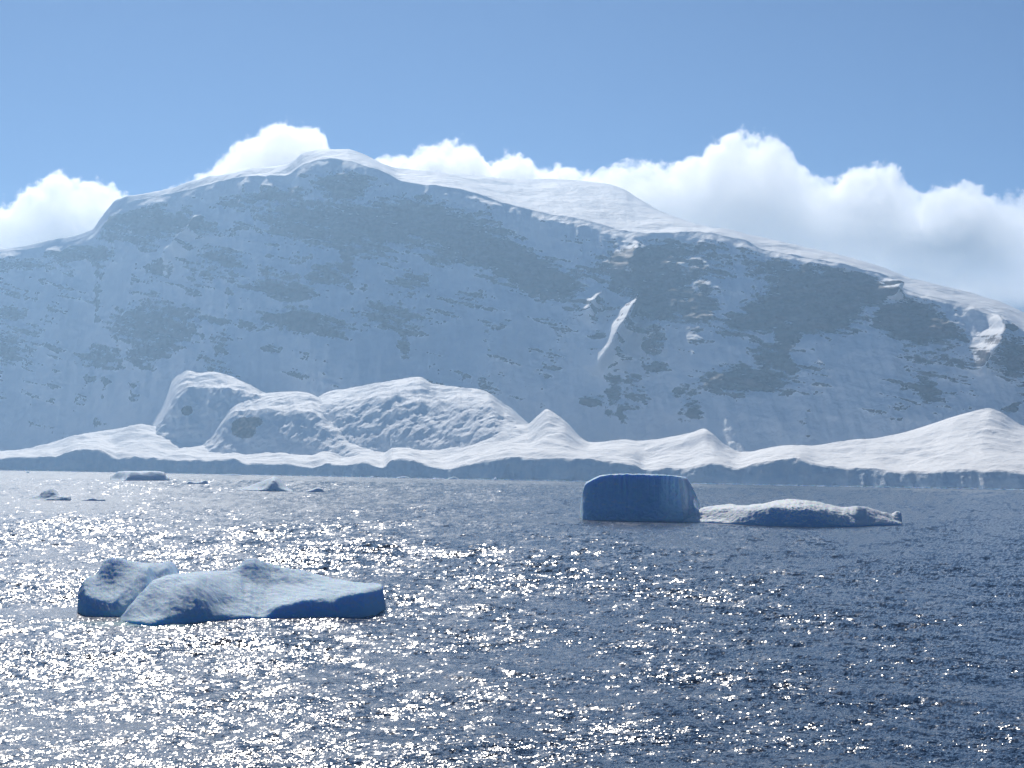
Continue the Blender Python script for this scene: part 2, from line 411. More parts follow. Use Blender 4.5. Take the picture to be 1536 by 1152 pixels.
def dome(px0, px1, n, sky_pts, edge_pts, base_pts, y_sky, y_edge, y_base, label, amp=6.0, rocks=()):
    """a snow hill on the glacier: base line, brow where the steep front begins, skyline, back"""
    px = np.linspace(px0, px1, n)
    ys = shore_Y(px)
    b_ = at(px, np.maximum(apron_py(px, y_base) + 3, curve(sky_pts, px) + 4), ys + y_base)
    b0 = b_.copy(); b0[:, 1] -= 60; b0[:, 2] -= 45
    jit = fbm(px / 22, 0 * px + px0, 0 * px, 4)
    e_ = at(px, curve(edge_pts, px) + 7 * jit * np.sin(np.pi * (px - px0) / (px1 - px0)), ys + y_edge + 60 * fbm(px / 35, 0 * px + 5, 0 * px, 3))
    s_ = at(px, curve(sky_pts, px), ys + y_sky)
    k_ = s_.copy(); k_[:, 1] += 260; k_[:, 2] -= 60
    k2 = s_.copy(); k2[:, 1] += 560; k2[:, 2] = np.minimum(k_[:, 2] - 150, 20)
    P, V = loft([b0, b_, e_, s_, k_, k2], [4, 60, 60, 16, 10], sharp={2})
    X, Y, Z = P[..., 0].copy(), P[..., 1].copy(), P[..., 2].copy()
    f_ = smooth(0.9, 1.3, V) * (1 - smooth(1.8, 2.05, V))
    t_ = smooth(1.9, 2.2, V) * (1 - smooth(2.8, 3.0, V))
    P[..., 1] -= f_ * amp * (3.0 * fbm(X / 130, Z / 90, Y / 300, 4, ridged=True) + 1.8 * fbm(X / 40, Z / 30, Y / 60, 4))
    P[..., 2] += smooth(1.1, 1.9, V) * (1 - smooth(2.8, 3.0, V)) * amp * 1.6 * (fbm((X + 1.2 * Y) / 170, (Y - .8 * X) / 420, 0 * X + 14, 5, ridged=True) - .2)
    P[..., 2] += (t_ * 1.2 + f_ * 0.8) * amp * fbm((X + .6 * Y) / 120, (Y - .4 * X) / 300, 0 * X + 4, 4)
    qx, qy = to_px(P); rk = np.zeros_like(qx)
    for (cx, cyy, rx, ry, am) in rocks:
        rk = np.maximum(rk, am * np.exp(-(((qx - cx) / rx) ** 2 + ((qy - cyy) / ry) ** 2) ** 1.5))
    o = mesh_grid('snow_hill', P, MAT_MOUNTAIN, attrs={'rock': rk * f_})
    return tag(o, label, 'snow hill', kind='structure')

dome(232, 420, 150,
     [(232, 640), (245, 616), (256, 592), (262, 573), (275, 561), (290, 557), (320, 558), (350, 569), (385, 585), (420, 604)],
     [(232, 643), (245, 622), (256, 604), (265, 591), (290, 583), (320, 584), (350, 588), (385, 596), (420, 612)],
     [(232, 648), (260, 645), (300, 640), (350, 645), (420, 650)], 1400, 820, 560,
     'tallest rounded snow hill with a small dark rock patch in its shaded front', 12, [(280, 616, 9, 7, 1.2)])
dome(472, 800, 220,
     [(472, 605), (490, 592), (512, 587), (560, 578), (600, 572), (630, 567), (650, 577), (690, 585), (725, 591), (760, 612), (800, 645)],
     [(472, 612), (512, 606), (560, 600), (600, 597), (630, 600), (660, 604), (690, 603), (725, 603), (760, 622), (800, 650)],
     [(472, 660), (540, 660), (600, 664), (650, 668), (720, 655), (800, 655)], 1400, 780, 430,
     'broad snow hill with crevassed folds and a pointed crest right of the domes', 10)
dome(298, 560, 190,
     [(298, 668), (320, 645), (338, 622), (352, 606), (380, 595), (410, 590), (440, 588), (470, 593), (495, 610), (520, 634), (540, 655), (560, 668)],
     [(298, 672), (320, 652), (338, 630), (352, 617), (380, 615), (410, 616), (440, 617), (470, 622), (495, 640), (520, 656), (540, 664), (560, 672)],
     [(298, 676), (330, 672), (360, 676), (390, 680), (420, 678), (450, 672), (500, 672), (560, 676)], 1080, 560, 320,
     'nearest rounded snow hill with a brown rock patch in its shaded front', 8, [(366, 642, 18, 15, 1.6), (380, 633, 13, 8, 1.4)])

# ------------------------------------------------------------------ icebergs
def berg(name, parent, px0, px1, n, lines, mat, rows, amp, nscale, Y0=None, bare_fn=None, flow=0.0, sharp=None, jit=(8, 0.0, 0.0)):
    """lines: list of (points px->py, offset in metres behind the waterline). The first line is the
    waterline; Y0 fixes the distance where the waterline itself is hidden."""
    px = px0 + (px1 - px0) * (0.5 - 0.5 * np.cos(np.linspace(0, math.pi, n)))
    px = 0.35 * px + 0.65 * np.linspace(px0, px1, n)
    wp = at_z(px, curve(lines[0][0], px))
    Yw = wp[:, 1] if Y0 is None else (curve(Y0, px) if isinstance(Y0, list) else Y0 + 0 * px)
    if Y0 is not None: wp = at(px, curve(lines[0][0], px), Yw)
    cs = []
    lo = wp.copy(); lo[:, 2] = -2.5; cs.append(lo)
    w_ = wp.copy(); w_[:, 2] = 0.0; cs.append(w_)
    for q, (pts, off) in enumerate(lines[1:]):
        o_ = curve(off, px) if isinstance(off, list) else off
        e_ = np.sin(np.pi * np.clip((px - px0) / (px1 - px0), 0, 1)) ** .5
        j1 = fbm(px / jit[0], 0 * px + q * 3.1, 0 * px + px0 * .37, 4) * e_ * jit[1]
        cs.append(at(px, curve(pts, px) + (j1 if q + 2 < len(lines) else .5 * j1), Yw + o_ + np.abs(j1) * jit[2]))
    bk = cs[-1].copy(); d_ = np.maximum(bk[:, 2], 0.3); bk[:, 1] += 1.2 * d_ + 1.0; bk[:, 2] = 0; cs.append(bk)
    b2 = bk.copy(); b2[:, 2] = -2.5; b2[:, 1] += 1; cs.append(b2)
    P, V = loft(cs, rows, sharp)
    # close both ends: the last columns run together under the water
    for j, q in ((0, 1), (-1, -2)):
        P[:, j, 2] = np.minimum(P[:, j, 2] * 0.0 - 2.5, -2.5)
    X, Y, Z = P[..., 0].copy(), P[..., 1].copy(), P[..., 2].copy()
    s = nscale
    k = smooth(-0.2, 0.25 * amp + 0.6, Z) + 0.25
    d1 = fbm(X / s, Y / (s * 1.3), Z / (s * .8), 5)
    d2 = fbm(X / (s * .35), Y / (s * .5), Z / (s * .3), 4, ridged=True)
    P[..., 1] -= k * amp * (0.8 * d1 + 0.35 * d2)
    P[..., 2] += k * amp * (0.38 * d1 + 0.16 * (d2 - .3))
    if flow:
        g_ = fbm((X + 1.5 * Y * .4) / (s * .22), (Y - X * .3) / (s * 1.4), Z / s, 4, ridged=True)
        P[..., 2] += k * flow * (g_ - .3)
    dPz = np.gradient(P[..., 2], axis=0); dPy = np.gradient(P[..., 1], axis=0)
    steep = smooth(0.8, 2.5, np.abs(dPz) / (np.abs(dPy) + 1e-3)) * (V < len(cs) - 3)
    bare = bare_fn(X, Y, Z, V, steep) if bare_fn else steep
    return mesh_grid(name, P, mat, parent, attrs={'bare': bare})

def empty(name, loc):
    o = bpy.data.objects.new(name, None); COL.objects.link(o); o.location = loc
    o.empty_display_size = 1.0
    return o

def adopt(root, *parts):
    for p in parts:
        p.parent = root; p.matrix_parent_inverse = Matrix.Translation(-Vector(root.location))

# the near berg: a tilted block at its left end and a long sculpted slab
W_SLAB = [(180, 932), (200, 936), (230, 938), (266, 935.5), (310, 931.5), (350, 928.5), (400, 928), (450, 928.5), (500, 928.5), (545, 925.5), (565, 920), (579, 913)]
F_SLAB = [(180, 931), (200, 926), (225, 922), (252, 914), (280, 903), (300, 897), (330, 907), (360, 916), (395, 921.5), (412, 912), (445, 903),
          (462, 900), (496, 901), (510, 895), (540, 890), (564, 886), (572, 884), (579, 911)]
G_SLAB = [(180, 930), (202, 905), (232, 884), (266, 876), (293, 872), (315, 880), (345, 891), (375, 899), (395, 902), (420, 898), (445, 894), (496, 889), (540, 882), (564, 880), (572, 879), (579, 910)]
H_SLAB = [(180, 929), (202, 901), (219, 883), (232, 872), (266, 865), (300, 862), (344, 868), (371, 872), (400, 876), (440, 880), (480, 878), (520, 875), (560, 878), (572, 877), (579, 909)]
S_SLAB = [(180, 928), (202, 900), (219, 882), (232, 870), (266, 861), (313, 857), (344, 856), (360, 848), (371, 840), (381, 838), (395, 843), (412, 849), (462, 857), (489, 866), (530, 873), (569, 876), (579, 908)]
b_near = empty('iceberg', tuple(at_z(350, 930)))
def bare_near(X, Y, Z, V, steep): return np.clip(0.15 + 0.75 * steep + 0.2 * (Z < .8), 0, 1)
slab = berg('ice_slab', None, 180, 579, 420,
            [(W_SLAB, 0), (F_SLAB, [(180, .4), (230, 5), (252, 3.2), (285, 3.5), (330, 5), (395, 1.0), (440, 2.0), (579, 1.8)]), (G_SLAB, [(180, 1.5), (230, 14), (290, 12), (395, 9), (579, 7)]),
             (H_SLAB, [(180, 2.2), (240, 20), (400, 21), (579, 14)]), (S_SLAB, [(180, 3), (240, 26), (375, 31), (450, 32), (579, 20)])],
            MAT_BERG, [4, 40, 44, 44, 50, 14, 3], 0.48, 9.0, bare_fn=bare_near, flow=0.16, jit=(20, 3.2, .5))
W_BLK = [(117, 912), (122, 922), (127, 928), (140, 930), (158, 931), (181, 929), (210, 926), (240, 924), (268, 922)]
F_BLK = [(117, 893), (122, 892), (130, 894), (144, 899), (168, 905), (180, 897), (190, 888), (208, 868), (221, 854), (226, 862), (234, 868), (252, 864), (268, 870)]
G_BLK = [(117, 891), (127, 880), (144, 880), (168, 878), (190, 868), (208, 857), (221, 850), (234, 855), (252, 850), (268, 862)]
S_BLK = [(117, 889), (127, 871), (146, 858), (152, 848), (159, 840), (171, 836), (192, 840), (222, 844), (242, 845), (252, 842), (262, 847), (268, 858)]
block = berg('ice_block', None, 117, 268, 200,
             [(W_BLK, 0), (F_BLK, [(117, 1), (144, 2.0), (168, 1.5), (190, 5), (221, 10), (268, 12)]), (G_BLK, [(117, 2), (144, 8), (190, 11), (268, 16)]),
              (S_BLK, [(117, 3), (150, 17), (200, 20), (268, 21)])],
             MAT_BERG, [4, 50, 44, 44, 12, 3], 0.32, 5.5, Y0=[(117, 352), (130, 345), (158, 343.5), (190, 345), (230, 350), (268, 356)], bare_fn=bare_near, flow=0.10, jit=(16, 3.0, .5))
adopt(b_near, slab, block)
tag(b_near, 'nearest and largest sculpted blue iceberg with a tilted block at its left end', 'iceberg', 'icebergs floating in the strait')

# tabular berg with a flat top
def bare_all(X, Y, Z, V, steep):                              # its right end is painted whiter, in place of sunlight on that facet
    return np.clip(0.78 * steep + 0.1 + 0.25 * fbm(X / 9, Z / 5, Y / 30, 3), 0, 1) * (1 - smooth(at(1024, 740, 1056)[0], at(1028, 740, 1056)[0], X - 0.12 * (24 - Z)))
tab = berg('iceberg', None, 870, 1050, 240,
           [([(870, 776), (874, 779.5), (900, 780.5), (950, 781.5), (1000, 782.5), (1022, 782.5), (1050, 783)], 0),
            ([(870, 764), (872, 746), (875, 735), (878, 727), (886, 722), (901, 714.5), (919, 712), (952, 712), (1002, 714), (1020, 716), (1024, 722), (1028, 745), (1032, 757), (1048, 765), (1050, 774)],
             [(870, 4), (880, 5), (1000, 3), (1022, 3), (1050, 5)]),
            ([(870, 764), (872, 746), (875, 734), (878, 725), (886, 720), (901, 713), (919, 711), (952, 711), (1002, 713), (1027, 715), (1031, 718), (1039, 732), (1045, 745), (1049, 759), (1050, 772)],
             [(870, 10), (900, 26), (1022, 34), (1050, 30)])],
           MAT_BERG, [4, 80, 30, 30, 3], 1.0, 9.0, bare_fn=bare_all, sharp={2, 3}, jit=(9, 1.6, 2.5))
tag(tab, 'flat topped blue block iceberg standing upright with its face in shade', 'iceberg', 'icebergs floating in the strait')
low = berg('iceberg', None, 1022, 1353, 340,
           [([(1022, 782.5), (1060, 784), (1087, 785.5), (1155, 789), (1222, 790.5), (1280, 790.5), (1300, 789), (1353, 788)], 0),
            ([(1022, 781.5), (1060, 779), (1090, 779), (1107, 772), (1131, 766), (1160, 762), (1180, 764), (1209, 765), (1239, 771), (1256, 777), (1280, 780), (1300, 782), (1330, 781), (1353, 785)],
             [(1022, 1), (1060, 6), (1107, 5), (1200, 4), (1290, 4), (1353, 3)]),
            ([(1022, 781), (1050, 768), (1070, 765), (1097, 763), (1131, 760), (1160, 757), (1188, 757), (1209, 758), (1239, 763), (1266, 769), (1290, 771), (1324, 776), (1353, 783)],
             [(1022, 2), (1060, 15), (1200, 14), (1353, 8)]),
            ([(1022, 780), (1036, 770), (1050, 763), (1070, 759), (1097, 757), (1110, 758.5), (1141, 756), (1165, 751), (1188, 749), (1209, 751), (1239, 756), (1266, 761), (1290, 760), (1324, 768), (1337, 771), (1346, 767), (1350, 768), (1353, 782)],
             [(1022, 3), (1060, 30), (1200, 42), (1353, 20)])],
           MAT_LOW_BERG, [4, 44, 44, 44, 14, 3], 1.0, 8.0, bare_fn=lambda X, Y, Z, V, s: np.clip(0.1 + .8 * s, 0, 1), flow=0.35, jit=(12, 1.6, 1.5))
tag(low, 'long low snow topped iceberg lying right of the flat topped block', 'iceberg', 'icebergs floating in the strait')

def small(px0, px1, water, top, depth, label, amp=1.2, ns=8, front=None, brow=0.5):
    front = front or [(x, brow * y + (1 - brow) * (np.interp(x, [p[0] for p in water], [p[1] for p in water]))) for x, y in top]
    o = berg('iceberg', None, px0, px1, 70,
             [(water, 0), (front, depth * .25), (top, depth)], MAT_FAR_BERG, [3, 16, 16, 8, 3], amp, ns,
             bare_fn=lambda X, Y, Z, V, s: np.clip(0.7 * s, 0, 1))
    return tag(o, label, 'iceberg', 'icebergs floating in the strait')
small(44, 106, [(44, 750), (106, 751)], [(44, 749), (50, 745), (60, 742), (64, 737), (72, 735), (78, 733), (84, 736), (90, 742), (98, 744), (105, 744), (106, 749)], 22,
      'small jagged iceberg with a tilted pinnacle at the far left of the strait', 1.0, 6,
      [(44, 750), (60, 749.5), (75, 747), (90, 746), (98, 745), (105, 745), (106, 750)])
small(122, 158, [(122, 751), (158, 751.5)], [(122, 750), (130, 748.8), (140, 747), (148, 749), (157, 748.5), (158, 750.5)], 8,
      'low sliver of ice floating just right of the jagged small iceberg', .2, 4, brow=.9)
small(280, 312, [(280, 726), (312, 726)], [(280, 724), (284, 721.5), (292, 723.4), (302, 722.4), (308, 720), (310, 720.5), (312, 724.5)], 20,
      'small saddle shaped ice floe between flat berg and pyramid berg', .4, 6, brow=.85)
small(358, 440, [(358, 734.5), (375, 736), (410, 737), (440, 737)], [(358, 734), (372, 730), (390, 723), (404, 718), (411, 715), (417, 717), (426, 726), (436, 734), (440, 736.5)], 60,
      'pyramid shaped white iceberg with a shaded right flank', 1.5, 14,
      [(358, 734.3), (372, 733.5), (390, 733), (400, 728), (408, 722), (412, 721), (420, 728), (430, 734), (440, 736.8)])
small(456, 487, [(456, 738), (487, 738)], [(456, 737.3), (468, 734), (477, 731), (482, 732), (487, 736.5)], 16,
      'little wedge of ice floating just right of the pyramid iceberg', .4, 6, brow=.8)
small(166, 255, [(166, 720), (190, 721), (255, 721)], [(166, 715), (170, 713), (180, 707), (192, 706.5), (200, 707), (228, 706.5), (246, 708), (250, 714), (255, 716)], 110,
      'far flat topped iceberg with a bright left end and a shaded blue front', 3.0, 22,
      [(166, 719.6), (172, 719.4), (186, 719), (190, 713), (196, 708), (215, 709), (228, 707.5), (246, 709), (250, 715), (255, 717)])
for px, py, wd, ht, lab in ((42, 709.5, 6, 3, 'tiny ice floe off the cliff at the left edge'),
                            (133, 705.5, 7, 3, 'tiny ice floe below the left part of the ice cliff'),
                            (347, 713, 30, 2.2, 'thin ice floe by the shore above the pyramid iceberg'),
                            (558, 716, 8, 2, 'small ice floe by the shore left of the floe cluster'),
                            (605, 717.2, 22, 3, 'longest floe of the cluster below the ice cliff'),
                            (637, 716.5, 16, 4.5, 'tallest white floe of the cluster below the ice cliff'),
                            (653, 718.8, 9, 2.5, 'smallest floe of the cluster below the ice cliff'),
                            (680, 719, 18, 4, 'rightmost white floe of the cluster below the ice cliff'),
                            (743, 720.3, 6, 5, 'lone upright ice pillar at the foot of the ice cliff')):
    x0, x1 = px - wd / 2, px + wd / 2
    o = small(x0, x1, [(x0, py), (x1, py + .1)], [(x0, py - .2), (x0 + wd * .25, py - ht * .7), (px + wd * .1, py - ht), (x0 + wd * .8, py - ht * .6), (x1, py - .2)], 20, lab, 1.0, 10)
    o.name = 'ice_floe'; o['category'] = 'ice floe'; o['group'] = 'ice floes along the shore'

# brash ice drifted against the foot of the ice cliff
def brash():
    g = np.random.RandomState(9); vs = []; fs = []
    for i in range(5200):
        px = -250 + 2050 * g.rand()
        c = at_z(px, float(shore_py(px))); c[1] -= 10 + 190 * g.rand() ** 2.2
        sx, sy, sz = (2.5 + 7 * g.rand() ** 2), (2.5 + 7 * g.rand() ** 2), 0.7 + 2.4 * g.rand() ** 3
        k = len(vs); n = 6; a0 = g.rand() * 6.28
        for z_, q in ((-.5, 1.05), (sz, .55)):
            for j in range(n):
                a_ = a0 + j * 6.283 / n; rr = q * (.7 + .5 * g.rand())
                vs.append((c[0] + sx * rr * math.cos(a_), c[1] + sy * rr * math.sin(a_), z_ * (.6 + .6 * g.rand()) if z_ > 0 else z_))
        fs += [(k + j, k + (j + 1) % n, k + n + (j + 1) % n, k + n + j) for j in range(n)] + [tuple(k + n + j for j in range(n))]
    me = bpy.data.meshes.new('brash_ice'); me.from_pydata(vs, [], fs); me.update(); me.materials.append(MAT_FAR_BERG)
    o = bpy.data.objects.new('brash_ice', me); COL.objects.link(o)
    tag(o, 'thin line of white brash ice drifted along the foot of the ice cliff', 'brash ice', kind='stuff')
brash()

# ------------------------------------------------------------------ water
BX, BY0, BY1, BZ0, BZ1 = 7200.0, -2600.0, 17200.0, -20.0, 1760.0     # the haze box
SLOPE = 0.39
def water():
    az_d = np.radians(np.linspace(-17.6, 17.6, 1290))
    az_s = np.radians(np.linspace(17.6, 342.4, 60))[1:-1]
    az = np.concatenate([az_d, az_s, [az_d[0] + 2 * math.pi]])
    r1 = np.linspace(2, 140, 40, endpoint=False)
    dep = np.linspace(CAM_H / 140, CAM_H / 6000, 600, endpoint=False); r2 = CAM_H / dep
    t3 = np.linspace(0, 1, 30) ** 1.6
    dx, dy = np.sin(az), np.cos(az)
    with np.errstate(divide='ignore'):
        rm = np.minimum(np.where(dx != 0, (BX - 150) / np.abs(dx), 1e9), np.where(dy > 0, (BY1 - 150) / dy, (BY0 + 150) / dy))
    r3 = 2000 + t3[:, None] * (rm[None] - 2000)
    # rows reach 6 km ahead; where the box is narrower they are squeezed to end at its side
    Rr = np.repeat(np.concatenate([r1, r2])[:, None], len(az), 1)
    lim = np.minimum(rm, 6000.0)[None]
    Rr = np.where(Rr > 1500, 1500 + (Rr - 1500) * (lim - 1500) / 4500, Rr)
    Rr = np.concatenate([Rr, lim + t3[:, None] * (rm[None] + 1 - lim)], 0)
    X = Rr * dx[None]; Y = Rr * dy[None]
    # calm water: behind the bergs (wind from the right) and under the shore
    P0 = np.stack([X, Y, 0 * X], -1)
    qx, qy = to_px(np.where(Y[..., None] > 20, P0, np.array([0, 20.0, 0])))
    calm = smooth(0, 260, np.where(np.abs(np.arctan2(X, Y)) < .5, Y - at_z(np.clip(qx, -300, 1800), curve([(-300, 716), (0, 718), (256, 719), (512, 722.5), (768, 727), (1024, 731), (1536, 738.5), (1800, 743)], np.clip(qx, -300, 1800)))[..., 1], 0)) * (Y > 1500)
    def lee(px, py, Lm, wm):
        c = at_z(px, py); u = (c[0] - X); v = Y - c[1] + 0.03 * u
        return np.exp(-(v / (wm * (1 + u / Lm))) ** 2) * smooth(-6, 6, u) * (1 - smooth(.5 * Lm, 1.3 * Lm, u))
    slick = np.maximum.reduce([lee(250, 922, 70, 9), lee(140, 916, 110, 8), lee(880, 780.5, 120, 14), lee(1080, 785, 190, 7), lee(50, 751, 60, 8)])
    calm2 = np.clip(0.9 * slick + calm, 0, 1)
    Zw = np.zeros_like(X)
    near = (np.abs(np.arctan2(X, Y)) < .32) & (Rr < 2200) & (Rr > 100)
    xx, yy = X[near], Y[near]; rr = Rr[near]
    drow = rr * rr / CAM_H * ((CAM_H / 140 - CAM_H / 6000) / 600)
    zz = np.zeros_like(xx); g = np.random.RandomState(5)
    wind = math.radians(200)                                     # waves run from the right, a little towards the camera
    for i in range(130):
        L = 1.6 * (40 / 1.6) ** g.rand()
        th = wind + g.randn() * 0.55
        amp = 0.0105 * L ** 0.80 * (0.6 + .8 * g.rand())
        k = 2 * math.pi / L
        vis = np.clip((L / np.maximum(drow, .3) - 2.0) / 3.0, 0, 1)
        s_ = np.sin(k * (xx * math.cos(th) + yy * math.sin(th)) + g.rand() * 6.28)
        zz += vis * amp * s_
    gust = 0.75 + 0.55 * fbm(xx / 60, yy / 110, 0 * xx, 3)
    Zw[near] = zz * 0.22 * gust * (1 - 0.75 * calm2[near])
    shoal = np.exp(-(((X - at_z(205, 937)[0]) / 9) ** 2 + ((Y - at_z(205, 937)[1] - 1) / 5) ** 2))
    P = np.stack([X, Y, Zw], -1)
    m, t, b = new_mat('sea water')
    sh = t.nodes.new('ShaderNodeAttribute'); sh.attribute_name = 'shoal'
    t.links.new(mix_col(t, sh.outputs['Fac'], (0.010, 0.032, 0.075), (0.03, 0.22, 0.24)), b.inputs['Base Color'])
    b.inputs['IOR'].default_value = 1.333
    # the slopes of the wavelets, several sizes of them, are kept on the mesh points; the back
    # faces that the wave in front hides are folded towards the viewer
    dep = CAM_H / np.maximum(Rr, 1); azg = np.arctan2(X, Y)
    pxr = 28.0 / 1024 * math.pi / 180
    u, v = azg / pxr, dep / pxr
    def fld(sx, sy, k, o_=0.0):
        return noise(u / sx + k * 17.3 + 0.22 * v / sy, v / sy + k * 5.1, 0 * u + k + .5)
    def slopes(k):
        return (0.22 * np.random.RandomState(k).randn(*u.shape) + 0.70 * fld(2.6, 0.72, k) + 0.62 * fld(6, 1.15, k + 1) + 0.42 * fld(13, 2.2, k + 2) + 0.30 * fld(34, 6, k + 3)) * 1.25
    patch = 1 + 0.50 * fld(70, 13, 31) + 0.55 * fld(260, 34, 33) + 0.25 * fld(22, 6, 35)
    kk = SLOPE * patch * (1 - 0.70 * calm2) * (1 - 0.62 * smooth(350, 1500, Rr))
    inside = smooth(math.radians(17.6), math.radians(16.6), np.abs(azg)) * (Rr > 135)
    kk = kk * inside
    sy_ = slopes(3) * kk; sx_ = slopes(11) * kk * 0.95
    cut = 0.5 * dep
    sy_ = np.where(sy_ < -cut, -cut + (-cut - sy_) * 0.6, sy_)
    SL = np.stack([sx_ * np.cos(azg) - sy_ * np.sin(azg), -sy_ * np.cos(azg) - sx_ * np.sin(azg), 0 * u], -1)
    sl = t.nodes.new('ShaderNodeAttribute'); sl.attribute_name = 'slope'
    ad = t.nodes.new('ShaderNodeVectorMath'); ad.operation = 'ADD'
    oa = t.nodes.new('ShaderNodeAttribute'); oa.attribute_name = 'outer'        # coarse mesh beyond: plain ripples
    hw = math_n(t, 'MULTIPLY', math_n(t, 'ADD', tex(t, coords(t, (1, .7, 1)), 0.5, 4, .6), tex(t, coords(t, (1, .7, 1)), 0.06, 3, .5)), oa.outputs['Fac'])
    bo = N(t, 'ShaderNodeBump', Strength=1.0, Distance=1.5); t.links.new(hw, bo.inputs['Height'])
    t.links.new(bo.outputs[0], ad.inputs[0]); t.links.new(sl.outputs['Vector'], ad.inputs[1])
    nm = t.nodes.new('ShaderNodeVectorMath'); nm.operation = 'NORMALIZE'
    t.links.new(ad.outputs[0], nm.inputs[0]); t.links.new(nm.outputs[0], b.inputs['Normal'])
    fa = t.nodes.new('ShaderNodeAttribute'); fa.attribute_name = 'far'
    t.links.new(ramp(t, fa.outputs['Fac'], 0, 1, 0.21, 0.22), b.inputs['Roughness'])
    o = mesh_grid('water', P, m, attrs={'calm': calm2, 'shoal': shoal, 'slope': SL, 'far': smooth(250, 1800, Rr), 'outer': 1 - inside}, flip=False)
    return tag(o, 'dark blue choppy sea glittering in the sun', 'sea', kind='structure')
water()

# ------------------------------------------------------------------ mountain beyond the clouds
def far_peak():
    px = np.linspace(980, 1800, 260)
    sk = [(980, 470), (1080, 400), (1180, 352), (1262, 326), (1300, 335), (1340, 362), (1380, 380), (1420, 398), (1470, 418), (1536, 432), (1650, 420), (1800, 470)]
    s_ = at(px, curve(sk, px), 20500)
    m_ = at(px, curve(sk, px) + 60, 19800 + 0 * px)
    b_ = m_.copy(); b_[:, 1] = 18700; b_[:, 2] = 300
    b0 = b_.copy(); b0[:, 2] = -15; b0[:, 1] -= 300
    k_ = s_.copy(); k_[:, 1] += 2500; k_[:, 2] = -15
    P, V = loft([b0, b_, m_, s_, k_], [6, 60, 80, 10])
    X, Y, Z = P[..., 0].copy(), P[..., 1].copy(), P[..., 2].copy()
    f_ = smooth(0.3, 1.5, V) * (1 - smooth(2.8, 3.0, V))
    P[..., 1] -= f_ * (160 * fbm(X / 700, Z / 400, Y / 900, 5) + 60 * fbm(X / 200, Z / 60, Y / 300, 4))
    P[..., 2] += f_ * 60 * fbm((X + Z) / 500, Y / 400, Z / 200, 4)
    o = mesh_grid('mountain', P, MAT_MOUNTAIN, attrs={'rock': 0 * V})
    tag(o, 'pale snow slope half hidden in cloud beyond the main ridge', 'mountain', kind='structure')
far_peak()

